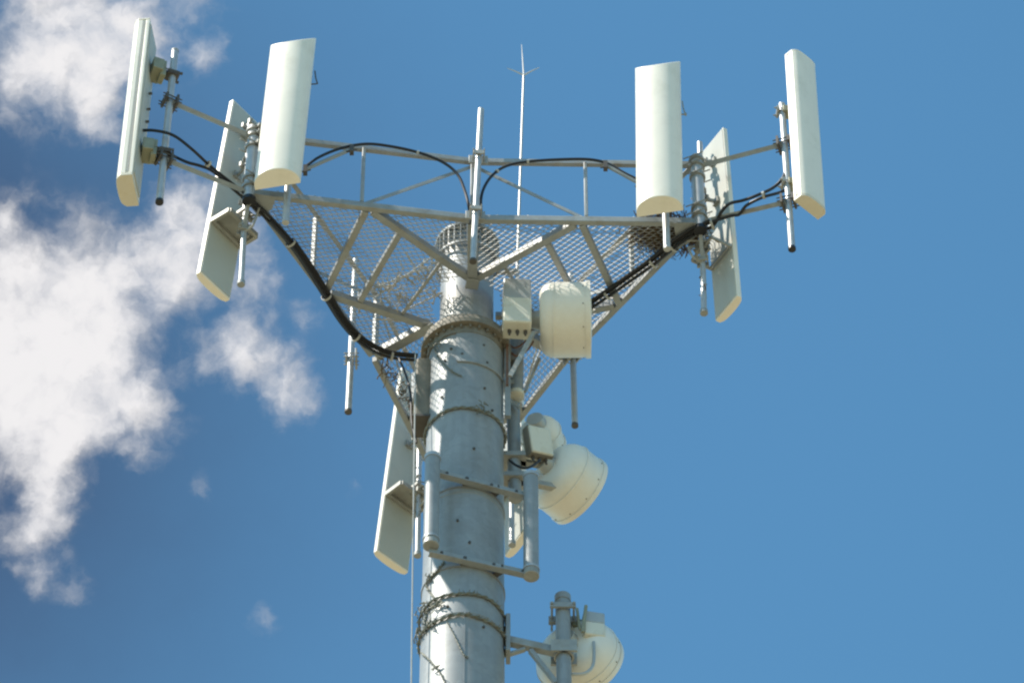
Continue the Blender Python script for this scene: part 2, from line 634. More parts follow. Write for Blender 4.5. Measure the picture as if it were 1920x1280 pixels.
for i in range(6):
    a, b = ring[i], ring[(i + 1) % 6]
    d = (b - a).normalized()
    beam('edge_beam', a + d * .03, b - d * .03, .05, .066)
    angle_iron('handrail', a + hv + d * .02, b + hv - d * .02, .040, inward=-(a + b))
    up_mid = b if i % 2 == 0 else a            # the end at the side's midpoint
    corner = a if i % 2 == 0 else b
    pb = lerp(corner, up_mid, .5)
    beam('rail_post', pb + V((0, 0, .045)), pb + hv - V((0, 0, .004)), .042, .03, up=d)
    q = MB(); off = V((-(b - a).y, (b - a).x, 0)).normalized() * .028
    q.bar(pb + V((0, 0, .05)) + off, up_mid + hv + off - V((0, 0, .03)), .032, .009, up=V(off))
    q.build('rail_brace', 'rail_steel', frame)
for m_ in (MF, ML, MR):
    beam('rail_post', m_ * .985 + V((0, 0, .046)), m_ * .985 + hv - V((0, 0, .005)), .05, .04, up=m_)

NF, NL, NR = onz(886, 524), onz(806, 610), onz(948, 610)
for nd, m_ in ((NF, MF), (NL, ML), (NR, MR)):
    beam('radial_beam', nd * .97, m_ - m_.normalized() * .03, .085, .08)
    beam('node_plate', nd + V((0, 0, -.055)) - nd.normalized() * .06, nd + V((0, 0, -.055)) + nd.normalized() * .05, .11, .012)


def toward(c, a, k):
    return lerp(c, a, k)


for cn, (na, ma), (nb, mb_) in ((Lc, (NF, MF), (NL, ML)), (Rc, (NF, MF), (NR, MR)), (Bc, (NL, ML), (NR, MR))):
    ea = lerp(ma, cn, .475)
    eb = lerp(mb_, cn, .40)
    inn = -cn.normalized()
    ea2, eb2 = ea + (eb - ea) * .03, eb + (ea - eb) * .03
    beam('arm_beam', na, lerp(na, ea, .95), .06, .07)
    beam('arm_beam', nb, lerp(nb, eb, .95), .06, .07)
    # cross braces between the two arms
    beam('cross_brace', ea2 + V((0, 0, -.012)), eb2 + V((0, 0, -.012)), .055, .06)
    for k in (.68, .28):
        p, q_ = lerp(na, ea, k), lerp(nb, eb, k)
        dd = (q_ - p).normalized()
        beam('cross_brace', p + dd * .035, q_ - dd * .035, .05 if k > .5 else .028, .06 if k > .5 else .03)
    # corner sleeve: short cross pieces and a thick upright pipe
    q = MB(); q.tube([cn + V((0, 0, -.08)), cn + V((0, 0, .86))], .052, 20)
    pp = q.build('corner_pipe', 'pipe_steel', frame)
    q = MB(); q.tube([cn + V((0, 0, -.115)), cn + V((0, 0, -.075))], .056, 20)
    q.build('pipe_cap', 'black_rubber', pp)
    for z in (.05, .16, .58, .72, .80):
        q = MB()
        q.lathe(cn + V((0, 0, z)), UP, [(0, .053), (0, .068), (.03, .068), (.03, .053)], 20)
        q.box(cn + V((0, 0, z + .015)) + inn.cross(UP) * .08, inn, inn.cross(UP), UP, .03, .05, .03)
        q.tube([cn + V((0, 0, z + .015)) + inn * .09 + inn.cross(UP) * .07, cn + V((0, 0, z + .015)) - inn * .09 + inn.cross(UP) * .07], .006, 6)
        q.tube([cn + V((0, 0, z + .015)) + inn * .09 - inn.cross(UP) * .07, cn + V((0, 0, z + .015)) - inn * .09 - inn.cross(UP) * .07], .006, 6)
        q.build('clamp', 'galvanised', pp)
    # gusset plate in the corner under the floor
    q = MB(); q.prism(cn + V((0, 0, -.056)), inn, inn.cross(UP), UP, [(0, -.05), (.18, -.13), (.22, 0), (.18, .13), (0, .05)], 0, .01)
    q.build('corner_plate', 'rail_steel', frame)


# expanded metal floor, one sheet per corner, strands running across each arm
def inside(poly, x, y):
    c = False
    n = len(poly)
    for i in range(n):
        x1, y1 = poly[i].x, poly[i].y
        x2, y2 = poly[(i + 1) % n].x, poly[(i + 1) % n].y
        if (y1 > y) != (y2 > y) and x < (x2 - x1) * (y - y1) / (y2 - y1) + x1:
            c = not c
    return c


def grating(poly, ang, zoff, hole=.30, per=.072, row=.027, amp=.0085, w=.0046, h=.0075):
    ca, sa = math.cos(ang), math.sin(ang)
    vs, fs = [], []
    def emit(u0, t0, u1, t1):
        xm, ym = (u0 + u1) / 2, (t0 + t1) / 2
        X, Y = xm * ca - ym * sa, xm * sa + ym * ca
        if X * X + Y * Y < hole * hole or not inside(poly, X, Y):
            return
        p0 = V((u0 * ca - t0 * sa, u0 * sa + t0 * ca, 0))
        p1 = V((u1 * ca - t1 * sa, u1 * sa + t1 * ca, 0))
        d = (p1 - p0).normalized()
        s = V((-d.y, d.x, 0)) * (w / 2)
        sag = .006 * math.sin(X * 4.1 + 1) * math.sin(Y * 3.7)
        o = len(vs)
        for p in (p0, p1):
            for a_, b_ in ((-1, -.6), (1, -1), (1, .6), (-1, 1)):
                vs.append((p.x + s.x * a_, p.y + s.y * a_, zoff + sag + b_ * h / 2))
        for k in range(4):
            k2 = (k + 1) % 4
            fs.append((o + k, o + k2, o + 4 + k2, o + 4 + k))

    n = int(2.6 / row)
    for j in range(-n, n):
        for i in range(-72, 72):
            seg = []
            for e in (0, 1):
                u = (i + e) * per / 2
                ph = (i + e + j) % 2
                t = j * row + (amp if ph else -amp)
                seg.append((u, t))
            segs_ = [seg]
            if (i + j) % 2 == 0:      # bond to the next strand
                segs_.append([(seg[1][0], seg[1][1]), (seg[1][0], seg[1][1] + row - 2 * amp)] if seg[1][1] > j * row else [(seg[0][0], seg[0][1]), (seg[0][0], seg[0][1] + row - 2 * amp)])
            for (u0, t0), (u1, t1) in segs_:
                emit(u0, t0, u1, t1)
    q = MB(); q.v = vs; q.f = fs; q.s = [False] * len(fs)
    return q


O0 = V((0, 0, 0))
for a_, b_ in ((onz(706, 598, -.02), onz(812, 606, -.02)), (onz(690, 545, .1), onz(800, 500, .1)), (onz(700, 560, .12), onz(838, 462, .12)),
               (onz(722, 600, .1), onz(836, 545, .1)), (onz(1010, 640, .1), onz(984, 735, .0)), (onz(1168, 452, .1), onz(1095, 520, .1))):
    q = MB(); q.tube([a_, b_], .008, 8); q.build('tie_rod', 'rod_metal', frame)
for poly, ang in (([MF, Lc, ML, O0], R_(30)), ([MF, O0, MR, Rc], R_(-6)), ([ML, Bc, MR, O0], R_(88))):
    grating(poly, ang, .052).build('floor_grating', 'mesh_steel', frame)


# ------------------------------------------------------------------ mid mast pipes (three bare pipes clamped to the rails)
def bare_pipe(a, b, r, label, out, lo, hi):
    t = thing('mast_pipe', a, label, 'mast', 'bare mast pipes clamped to the middle of each platform side')
    q = MB(); q.tube([a, b], r, 16); p = q.build('pipe', 'pipe_steel', t)
    q = MB(); q.tube([a + V((0, 0, -.012)), a + V((0, 0, .012))], r * 1.12, 16); q.build('end_plug', 'dark_bolt', t)
    ax = (b - a).normalized()
    for z in (lo, hi):
        q = MB()
        c = a + ax * ((z - a.z) / ax.z)
        s = V(out).cross(UP).normalized()
        q.box(c - V(out) * (r + .018), s, V(out), UP, .16, .018, .10)
        q.box(c + V(out) * (r + .010), s, V(out), UP, .09, .016, .05)
        for k in (-1, 1):
            for zz in (-.022, .022):
                q.tube([c + s * (.045 * k) + V((0, 0, zz)) - V(out) * .07, c + s * (.045 * k) + V((0, 0, zz)) + V(out) * .06], .006, 6)
        q.build('clamp', 'galvanised', t, bevel=.003)
    return t


def vpipe(pt, pb, y):
    return ony(pt[0], pt[1], y), ony(pb[0], pb[1], y)


outF = MF.normalized()
pT, pB = vpipe((902, 206), (887, 489), MF.y - .085)
bare_pipe(pB, pT, .027, 'bare grey mast pipe standing tallest at the middle of the near handrail', outF, .0, .74)
outL = ML.normalized()
pT, pB = vpipe((667, 488), (653, 771), ML.y + .01)
bare_pipe(pB, pT, .028, 'bare grey pipe hanging below the left platform edge against blue sky', V((-1, 0, 0)), -.02, .72)
pT, pB = vpipe((1070, 516), (1078, 797), MR.y - .02)
bare_pipe(pB, pT, .026, 'bare pipe whose lower end hangs beneath the big white drum dish', V((.87, .5, 0)), -.05, .74)


# ------------------------------------------------------------------ panel antennas
def frame_az(phi, axis):
    """across, facing, up; phi 0 faces the viewer, + turns right"""
    a = axis.normalized()
    n = V((math.sin(R_(phi)), -math.cos(R_(phi)), 0))
    n = (n - a * n.dot(a)).normalized()
    w = a.cross(n).normalized()          # across
    return w, n, a


def panel_axis(bot, top, y, h):
    b = ony(bot[0], bot[1], y)
    t = onz(top[0], top[1], b.z + h)
    return b, t


def clamp_on(q, c, r, out, s=None):
    s = V(out).cross(UP).normalized()
    q.box(c + V(out) * (r + .012), s, V(out), UP, .10, .02, .05)
    q.box(c - V(out) * (r + .012), s, V(out), UP, .10, .02, .05)
    for k in (-1, 1):
        q.tube([c + s * (.04 * k) - V(out) * .075, c + s * (.04 * k) + V(out) * .06], .006, 6)
        q.lathe(c + s * (.04 * k) - V(out) * .06, out, [(0, 0), (0, .012), (.014, .012), (.014, 0)], 6)


GP = 'panel antennas around the headframe'


def d_panel(label, bot, top, y, h, phi, w=.385, dep=.150, slant=.185):
    b, t = panel_axis(bot, top, y, h)
    ax = (t - b)
    L = ax.length
    A, Nn, Up = frame_az(phi, ax)
    th = thing('panel_antenna', b, label, 'antenna', GP)
    prof, off0, off1 = [], [], []
    n = 26
    prof.append((-w / 2, .0))
    for i in range(n + 1):
        a = math.pi * i / n
        x = -math.cos(a) * w / 2
        yy = .022 + (dep - .022) * max(0.0, math.sin(a)) ** .95
        prof.append((x, yy))
    prof.append((w / 2, .0))
    for x, yy in prof:
        k = max(0, (yy - .0) / dep)
        off0.append(.05 * k)
        off1.append(-slant * k)
    q = MB(); q.prism(b, A, Nn, Up, prof, .006, L - .006, off0, off1)
    body = q.build('radome', 'radome', th, bevel=.004, angle=30)
    q = MB(); q.box(b + Up * (L / 2) - Nn * .012, A, Nn, Up, w * .86, .02, L * .96)
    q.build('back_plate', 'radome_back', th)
    return th, b, A, Nn, Up, L


def pipe_and_brackets(th, b, A, Nn, Up, L, gap, ptop, pbot, fr, r=.03, prongs=True):
    """a plumb mounting pipe behind a panel with two brackets"""
    mid = b + Up * (L * .5) - Nn * gap
    hor = V((Nn.x, Nn.y, 0)).normalized()
    pa = V((mid.x, mid.y, pbot)); pb = V((mid.x, mid.y, ptop))
    q = MB(); q.tube([pa, pb], r, 16)
    q.build('mounting_pipe', 'pipe_steel', th)
    for f in fr:
        q = MB()
        c = b + Up * (L * f)
        p = V((mid.x, mid.y, c.z))
        back = c - Nn * .024
        q.box(back - Nn * .022, A, Nn, Up, .16, .04, .12)
        q.bar(back - Nn * .04 + A * .05, p + A * .05 + hor * .02, .012, .06)
        q.bar(back - Nn * .04 - A * .05, p - A * .05 + hor * .02, .012, .06)
        q2 = MB(); clamp_on(q2, p, r, hor)
        o = q.build('bracket', 'bracket_alloy', th)
        q2.build('clamp', 'galvanised', o)
    return mid


# near left and near right: broad half round radomes
th, b, A, Nn, Up, L = d_panel('broad cream half round panel antenna facing the viewer at the left corner', (521, 351), (552, 78), Lc.y - .22, 1.93, -13)
mid = pipe_and_brackets(th, b, A, Nn, Up, L, .17, 1.45, -.48, (.22, .72))
q = MB()
c = b + Up * (L * .70) + A * .17 - Nn * .03
q.tube([c - A * .06, c + A * .05 - Up * .02, c + A * .065 - Up * .015], .006, 6)
q.tube([c + A * .03 + Up * .16, c + A * .045 + Up * .06, c + A * .065 - Up * .02], .006, 6)
q.build('tilt_arm', 'dark_bolt', th)
th, b, A, Nn, Up, L = d_panel('broad white half round panel antenna facing the viewer at the right corner', (1238, 402), (1234, 121), Rc.y - .24, 1.97, -12)
mid4 = pipe_and_brackets(th, b, A, Nn, Up, L, .17, 1.5, -.47, (.22, .72))
q = MB()
c = b + Up * (L * .66) + A * .185 - Nn * .03
q.tube([c - A * .08, c + A * .035 - Up * .02], .007, 6)
q.tube([c + A * .01 + Up * .16, c + A * .02 + Up * .06, c + A * .035 - Up * .02], .006, 6)
q.lathe(c + A * .03 - Up * .02, A, [(0, 0), (0, .014), (.016, .014), (.016, 0)], 8)
q.build('tilt_arm', 'galvanised', th)


def slim_panel(label, bot, top, y, h, phi, w, dep, near):
    """box like radome with shallow curved front and grooved sides"""
    b, t = panel_axis(bot, top, y, h)
    ax = t - b
    L = ax.length
    A, Nn, Up = frame_az(phi, ax)
    th = thing('panel_antenna', b, label, 'antenna', GP)
    prof = [(-w / 2, 0)]
    prof += [(-w / 2, dep * .18), (-w / 2 + .006, dep * .22), (-w / 2 + .006, dep * .36), (-w / 2, dep * .40), (-w / 2, dep * .66)]
    n = 14
    for i in range(n + 1):
        u = i / n * 2 - 1
        prof.append((u * (w / 2 - .016), dep * .80 + dep * .20 * math.sqrt(max(0, 1 - (abs(u) ** 2.4))) + dep * .0))
    prof += [(w / 2, dep * .66), (w / 2, dep * .40), (w / 2 - .006, dep * .36), (w / 2 - .006, dep * .22), (w / 2, dep * .18), (w / 2, 0)]
    q = MB(); q.prism(b, A, Nn, Up, prof, .02, L - .02)
    q.build('radome', 'radome', th, bevel=.003, angle=28)
    for z0, z1, nm in ((-.012, .02, 'bottom_cap'), (L - .02, L - .004, 'top_cap')):
        q = MB()
        pr = [(x * 1.012, yy * 1.01 - .001) for x, yy in prof if not (abs(abs(x) - (w / 2 - .006)) < 1e-6)]
        q.prism(b, A, Nn, Up, pr, z0, z1)
        q.build(nm, 'end_cap' if nm == 'bottom_cap' else 'radome', th, bevel=.004)
    q = MB()
    for s in (-1, 1):
        q.box(b + A * (s * (w / 2 - .0035)) + Nn * (dep * .29) + Up * (L / 2), A, Nn, Up, .004, dep * .13, L - .08)
    q.build('side_groove_shade', 'groove_shade', th)  # grey strips paint the shade inside the side grooves
    q = MB(); q.box(b + Up * (L / 2) - Nn * .006, A, Nn, Up, w * .8, .010, L * .95)
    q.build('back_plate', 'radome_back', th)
    return th, b, A, Nn, Up, L


# far left panel: side on, on its own outrigger pipe
armL_hi, armL_lo = onz(326, 203, HR), onz(316, 286, 0)
pipeL = (armL_hi + armL_lo) / 2
th, b, A, Nn, Up, L = slim_panel('slim white panel antenna seen side on at the far left of the picture', (254, 355), (287, 62), pipeL.y - .02, 2.02, -96, .33, .145, 0)
pT, pB = vpipe((328, 97), (299, 378), pipeL.y)
q = MB(); q.tube([pB, pT], .030, 18); p1 = q.build('mounting_pipe', 'pipe_steel', th)
q = MB(); q.tube([pB + V((0, 0, -.014)), pB + V((0, 0, .012))], .034, 16); q.build('end_plug', 'black_rubber', p1)
q = MB(); q.lathe(pT, UP, [(-.004, .033), (.012, .033), (.022, .02), (.024, 0)], 14); q.build('top_plug', 'tie_white', p1)


def pt_at(a, b, z):
    return lerp(a, b, (z - a.z) / (b.z - a.z))


for f, py in ((.765, 132), (.245, 278)):
    c = b + Up * (L * f) - Nn * .01
    p = pt_at(pB, pT, c.z)
    q = MB()
    dirp = (p - c); dirp.z = 0; gl = dirp.length; dirp.normalize()
    sd_ = dirp.cross(UP)
    q.box(c + dirp * .05, dirp, sd_, UP, .09, .17, .14)
    q.box(c + dirp * .10, dirp, sd_, UP, .05, .11, .20)
    o = q.build('bracket', 'bracket_alloy', th, bevel=.006)
    q = MB()
    q.bar(c + dirp * .12, p, .05, .03)
    q.box(p, dirp, sd_, UP, .10, .10, .045)
    for k in (-1, 1):
        q.tube([c + dirp * .08 + sd_ * (.05 * k), p + dirp * .07 + sd_ * (.05 * k)], .007, 6)
        q.lathe(p + dirp * .055 + sd_ * (.05 * k), dirp, [(0, 0), (0, .014), (.016, .014), (.016, 0)], 6)
    q.build('clamp', 'dark_bolt', o)
q = MB()
for f in (.6, .5, .42):
    c = b + Up * (L * f) - Nn * .02
    q.tube([c, c - Nn * .03], .012, 8)
q.build_each('port_plug', 'dark_bolt', th)


def outrigger(corner, hi, lo, label):
    t = thing('outrigger_arm', lo, label, 'arm', 'outrigger arms holding the outer antenna pipes')
    for a_, b_ in ((corner + V((0, 0, HR - .03)), hi), (corner + V((0, 0, .0)), lo)):
        d = (b_ - a_).normalized()
        q = MB(); q.tube([a_ + d * .05, b_ - d * .02], .026, 4)
        m_ = q.build('arm_tube', 'rail_steel', t)
        q = MB()
        s = d.cross(UP)
        q.box(b_ + d * -.05, d, s, UP, .018, .13, .11)
        q.box(b_ + d * .045, d, s, UP, .018, .13, .07)
        for k in (-1, 1):
            for zz in (-.02, .02):
                q.tube([b_ - d * .09 + s * (.048 * k) + UP * zz, b_ + d * .08 + s * (.048 * k) + UP * zz], .006, 6)
        q.build('clamp', 'dark_bolt', m_)


outrigger(Lc, pt_at(pB, pT, HR - .0), pt_at(pB, pT, .0), 'pair of grey arms reaching left from the left corner to the outer pipe')

# far right panel, turned to the right
hiR, loR = onz(1469, 291, HR), onz(1474, 357, 0.0)
yR = (hiR.y + loR.y) / 2
th, b, A, Nn, Up, L = slim_panel('slim white panel antenna turned to the right, rightmost in the picture', (1511, 393), (1493, 120), yR + .02, 1.95, 44, .285, .125, 0)
pT5, pB5 = vpipe((1466, 196), (1485, 466), yR + .0)
q = MB(); q.tube([pB5, pT5], .028, 18); p5 = q.build('mounting_pipe', 'pipe_steel', th)
q = MB(); q.tube([pB5 + V((0, 0, -.014)), pB5 + V((0, 0, .012))], .032, 16); q.build('end_plug', 'black_rubber', p5)
for f in (.66, .16):
    c = b + Up * (L * f) - Nn * .012
    p = pt_at(pB5, pT5, c.z)
    q = MB(); q.bar(c, p, .10, .07)
    o = q.build('bracket', 'bracket_alloy', th, bevel=.004)
    q = MB(); hor = (c - p); hor.z = 0; hor.normalize(); clamp_on(q, p, .028, hor); q.build('clamp', 'galvanised', o)
outrigger(Rc, pt_at(pB5, pT5, HR - .0), pt_at(pB5, pT5, .0), 'pair of grey arms reaching right from the right corner to the outer pipe')


def flat_panel(label, bot, top, y, h, phi, w=.37, dep=.075, shelf=(.29,), pipe_px=None, arms=True, pipe_r=.024, gap=.20, plate=True):
    """flat backed panel seen from behind"""
    b, t = panel_axis(bot, top, y, h)
    ax = t - b
    L = ax.length
    A, Nn, Up = frame_az(phi, ax)
    th = thing('panel_antenna', b, label, 'antenna', GP)
    prof = [(-w / 2, 0), (-w / 2, .042)]
    n = 10
    for i in range(1, n):
        u = i / n * 2 - 1
        prof.append((u * w / 2, .042 + (dep - .042) * math.sqrt(1 - u * u)))
    prof += [(w / 2, .042), (w / 2, 0)]
    q = MB(); q.prism(b, A, Nn, Up, prof, 0, L)
    q.build('radome', 'radome', th, bevel=.003, angle=30)
    q = MB(); q.box(b - Nn * .003 + Up * (L / 2), A, Nn, Up, w * .955, .005, L * .985)
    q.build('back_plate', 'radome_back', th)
    # pipe
    pT, pB = pipe_px
    q = MB(); q.tube([pB, pT], pipe_r, 14)
    pp = q.build('mounting_pipe', 'pipe_steel', th)
    q = MB(); q.lathe(pB, -UP, [(-.03, pipe_r + .001), (-.03, pipe_r * 1.35), (.012, pipe_r * 1.35), (.012, 0)], 14)
    q.build('end_plug', 'rail_steel', pp)
    # hinged bracket: level frame off the back near the bottom
    for f in shelf:
        c = b + Up * (L * f)
        p = pt_at(pB, pT, c.z)
        q = MB()
        e0, e1 = c - A * (w * .46) - Nn * .004, c + A * (w * .46) - Nn * .004
        reach = .20
        bw, bh = (.03, .045) if plate else (.014, .03)
        q.bar(e0, e0 - Nn * reach, bw, bh)
        q.bar(e1, e1 - Nn * reach, bw, bh)
        q.bar(e0 - Nn * .02, e1 - Nn * .02, bw, bh)
        q.bar(e0 - Nn * reach, e1 - Nn * reach, bw, bh)
        if plate:
            q.box((e0 + e1) / 2 - Nn * (reach / 2) + Up * .018, A, Nn, Up, w * .9, reach, .004)
        o = q.build('tilt_bracket', 'galvanised', th)
        q = MB()
        q.bar((e0 + e1) / 2 - Nn * reach, p, .05, .03)
        hor = V((Nn.x, Nn.y, 0)).normalized()
        clamp_on(q, p, pipe_r, hor)
        q.box(p + UP * .07, hor, hor.cross(UP), UP, .09, .11, .03)
        q.tube([p + UP * .03 - hor * .03, p - hor * .14 - UP * .06, p - hor * .10 - UP * .16, p - UP * .18], .011, 8)
        q.tube([p + hor.cross(UP) * .1, p - hor * .16 + UP * .02], .008, 6)
        q.build('hinge', 'galvanised', o)
    if arms:
        for f in (.62, .86):
            c = b + Up * (L * f)
            p = pt_at(pB, pT, min(c.z - .02, pT.z - .03))
            q = MB()
            q.box(c - Nn * .015, A, Nn, Up, .08, .03, .06)
            q.bar(c - Nn * .02, p, .018, .03)
            o = q.build('bracket', 'galvanised', th)
            q = MB(); clamp_on(q, p, pipe_r, V((Nn.x, Nn.y, 0)).normalized()); q.build('clamp', 'galvanised', o)
    return th, b, A, Nn, Up, L


y3 = onz(460, 392).y
pT3, pB3 = vpipe((468, 232), (452, 532), y3)
flat_panel('flat panel antenna seen from its grey back, left of the left corner pipe', (403, 536), (464, 212), y3 + .17, 2.24, -129, pipe_px=(pT3, pB3), w=.365)
y6 = onz(1318, 450).y
pT6, pB6 = vpipe((1312, 268), (1320, 586), y6)
flat_panel('flat panel antenna with sunlit back behind the right corner, streaked with shadows', (1362, 578), (1336, 262), y6 + .12, 2.10, 121, pipe_px=(pT6, pB6), w=.325, plate=False)
# mounting arms between the corner pipe and those pipes
for cn, (pt, pb), lab in ((Lc, (pT3, pB3), 'short bracket joining the left corner to the rear panel pipe'), (Rc, (pT6, pB6), 'short bracket joining the right corner to the rear panel pipe')):
    t = thing('standoff_bracket', cn + V((0, 0, -.1)), lab, 'bracket')
    for z in (-.28, .12, .6):
        p = pt_at(pb, pt, z)
        q = MB()
        a_ = cn + V((0, 0, max(z, -.02) if z < 0 else z))
        q.bar(a_ + (p - a_).normalized() * .04, p, .03, .05)
        s = (p - a_).normalized()
        q.build('arm', 'rail_steel', t)
        q = MB(); hor = V((s.x, s.y, 0)).normalized(); clamp_on(q, p, .024, hor); q.build('clamp', 'galvanised', t)

# rear sector panels, either side of the pole
y7 = onz(783, 905).y
pT7, pB7 = vpipe((788, 700), (783, 1040), y7)
flat_panel('flat panel antenna hanging lowest, seen from behind left of the pole', (736, 1052), (782, 708), y7 + .15, 2.32, -137, w=.36, pipe_px=(pT7, pB7), shelf=(.30,))
pT8, pB8 = vpipe((958, 700), (960, 1020), y7 + .05)
flat_panel('flat panel antenna mostly hidden, lower tip showing right of the pole', (965, 1018), (955, 700), y7 + .2, 2.2, 118, w=.355, pipe_px=(pT8, pB8), shelf=(.32,))

# ------------------------------------------------------------------ lightning rod
rb, rt = ony(967, 595, .10), ony(982, 140, .10)
rod = thing('lightning_rod', rb, 'tall thin pale rod ending in a three pronged tip against the sky', 'lightning rod')
q = MB(); q.tube([rb, lerp(rb, rt, .5), rt], [.016, .012, .010], 12); q.build('mast', 'rod_metal', rod)
for px, py in ((951, 128), (1011, 127), (978, 84)):
    e = ony(px, py, .10 + (.05 if px == 978 else -.02))
    q = MB(); q.tube([rt - V((0, 0, .01)), lerp(rt, e, .5), e], [.009, .006, .003], 8); q.build('prong', 'rod_metal', rod)
q = MB(); q.bar(rb + V((-.17, 0, .02)), rb + V((.03, 0, .02)), .05, .05); q.bar(rb + V((-.17, 0, .6)), rb + V((.03, 0, .6)), .04, .04)
q.build('bracket', 'galvanised', rod)


# ------------------------------------------------------------------ microwave drums
def drum(label, c, axis, r, back, shroud, group='microwave drum dishes beside the pole', dome=.25, pw=1.):
    """c is the centre of the seam between reflector and shroud; axis points out of the mouth"""
    ax = V(axis).normalized()
    th = thing('drum_dish', c - UP * r, label, 'dish', group)
    q = MB()
    pr = []
    for i in range(11):
        a = math.pi / 2 * i / 10
        pr.append((-back * max(0, math.cos(a)) ** (1 / pw if pw < 1 else 1), dome * r + (r - dome * r) * math.sin(a) ** pw))
    pr.insert(0, (-back, 0))
    q.lathe(c, ax, pr, 56)
    q.build('reflector', 'dish_white', th)
    q = MB(); q.lathe(c, ax, [(-.004, r + .001), (-.004, r + .008), (.008, r + .008), (.008, r + .002), (shroud, r + .004), (shroud, r - .02)], 56)
    s = q.build('shroud', 'dish_white', th)
    q = MB(); q.lathe(c, ax, [(shroud - .03, r + .005), (shroud - .03, r + .012), (shroud + .012, r + .012), (shroud + .012, r + .002)], 56)
    q.build('rim_band', 'dish_white', th)
    q = MB(); q.lathe(c, ax, [(shroud + .004, r + .001), (shroud + .012, r * .9), (shroud + .02, r * .5), (shroud + .022, 0)], 56)
    q.build('front_cover', 'radome', th)
    d, a_, b_ = MB.frame(ax)
    q = MB()
    for k in range(10):
        w = 2 * math.pi * k / 10 + .2
        e = a_ * math.cos(w) + b_ * math.sin(w)
        q.lathe(c + ax * (shroud - .05) + e * (r + .002), e, [(0, .006), (.006, .005), (.007, 0)], 6)
    q.build_each('rivet', 'dark_bolt', s)
    q = MB(); q.lathe(c - ax * (back + .07), ax, [(0, 0), (0, .07), (.05, .085), (.08, .085), (.08, 0)], 20)
    q.build('hub', 'unit_grey', th)
    return th


# big drum seen square on from the side, right of the pole top
c1 = ony(1038, 600, -.17)
drum('big white drum dish seen side on just under the right platform edge', c1, (1, -.02, 0), .312, .115, .295, dome=.66)
q = MB(); tz = c1 + V((.10, -.0, .31)); q.tube([tz, tz + V((0, 0, .05))], .012, 8); q.lathe(tz, UP, [(0, .03), (.012, .03), (.012, 0)], 8)
d1 = [o for o in ALL if o.name.startswith('drum_dish')][-1]
q.build('lifting_eye', 'dish_white', d1)


def radio(label, c, ax, ay, az, sx, sy, sz, fins=True, top=True):
    t = thing('radio_unit', c - V(az) * (sz / 2), label, 'radio unit', 'small radio boxes behind the dishes')
    ax, ay, az = V(ax).normalized(), V(ay).normalized(), V(az).normalized()
    if top:
        q = MB(); q.box(c - az * (sz * .22), ax, ay, az, sx, sy, sz * .54)
        h = q.build('housing', 'unit_cream', t, bevel=.014)
        q = MB(); q.box(c + az * (sz * .27), ax, ay, az, sx * .97, sy * .9, sz * .44)
        q.build('upper_cover', 'unit_grey', t, bevel=.010)
    else:
        q = MB(); q.box(c, ax, ay, az, sx * .93, sy * 1.02, sz * .95)
        h = q.build('housing', 'unit_cream', t, bevel=.012)
        q = MB(); q.box(c + ay * (sy * .06), ax, ay, az, sx, sy * .62, sz)
        q.build('side_frame', 'brown_steel', t, bevel=.006)
    if fins:
        q = MB()
        for k in range(6):
            q.box(c + ax * (sx * (-.36 + k * .145)) + ay * (sy * .46) + az * (sz * .27), ax, ay, az, .006, .05, sz * .4)
        q.build_each('cooling_fin', 'unit_grey', t)
    q = MB()
    for k in (-.26, .02, .30):
        p = c + ax * (sx * k) - az * (sz * .5)
        q.lathe(p, -az, [(-.005, .016), (.022, .016), (.022, .010), (.05, .009), (.05, 0)], 10)
    q.build_each('connector', 'dark_bolt', t)
    return t, h


cO = ony(969, 578, -.27)
radio('cream and grey radio box between the pole and the big side on drum', cO, (1, .06, 0), (-.06, 1, 0), (.0, 0, 1), .235, .20, .58)

# three drums lower down on the right flank
g2 = ony(985, 800, .34)
c2 = ony(1012, 812, .36)
drum('small shaded drum dish partly hidden behind a radio box right of the pole', c2, (.25, .95, .0), .175, .10, .16, dome=.4)
cO2 = ony(1008, 832, .12)
ayo = V((.45, -.75, -.15)).normalized(); azo = (V((-.28, 0, 1))).normalized()
azo = (azo - ayo * azo.dot(ayo)).normalized(); axo = azo.cross(ayo) * -1
radio('tilted cream radio box in front of the small shaded drum', cO2, axo, ayo, azo, .22, .13, .27, fins=False, top=False)
c3 = ony(1054, 895, .38)
drum('large cream drum dish pointing down and away right of the pole', c3, (.72, .68, -.10), .305, .16, .20, dome=.4)
c4 = ony(1082, 1230, .30)
drum('lowest white drum dish at the bottom edge, seen from behind a grey pipe', c4, (.40, .9, -.02), .335, .17, .10, dome=.4)
cO4 = ony(1112, 1178, .12)
radio('small grey topped radio box on the back of the lowest dish', cO4, (.97, .2, 0), (-.2, .97, 0), (0, 0, 1), .17, .13, .27, fins=False)

# pipe that carries the lowest dish, on an arm from the pole
t4 = thing('dish_mast', ony(1057, 1330, .06), 'upright grey pipe with a cap holding the lowest dish', 'mast')
pa, pb = ony(1059, 1345, .02), ony(1055, 1120, .02)
q = MB(); q.tube([pa, pb], .058, 24); mp = q.build('pipe', 'pole_steel', t4)
q = MB(); q.lathe(pb - UP * .05, UP, [(0, .0585), (0, .064), (.062, .064), (.072, .055), (.075, 0)], 24); q.build('cap', 'pole_steel', t4)
for z in (-.16,):
    q = MB()
    p = pb + UP * z
    q.box(p + V((0, .09, 0)), X_, V((0, 1, 0)), UP, .22, .04, .06)
    q.box(p + V((0, -.075, 0)), X_, V((0, 1, 0)), UP, .20, .022, .05)
    for k in (-1, 1):
        q.tube([p + V((.085 * k, -.11, 0)), p + V((.085 * k, .2, 0))], .009, 8)
    q.build('clamp', 'rail_steel', t4)
q = MB()
p = pb + UP * -.22
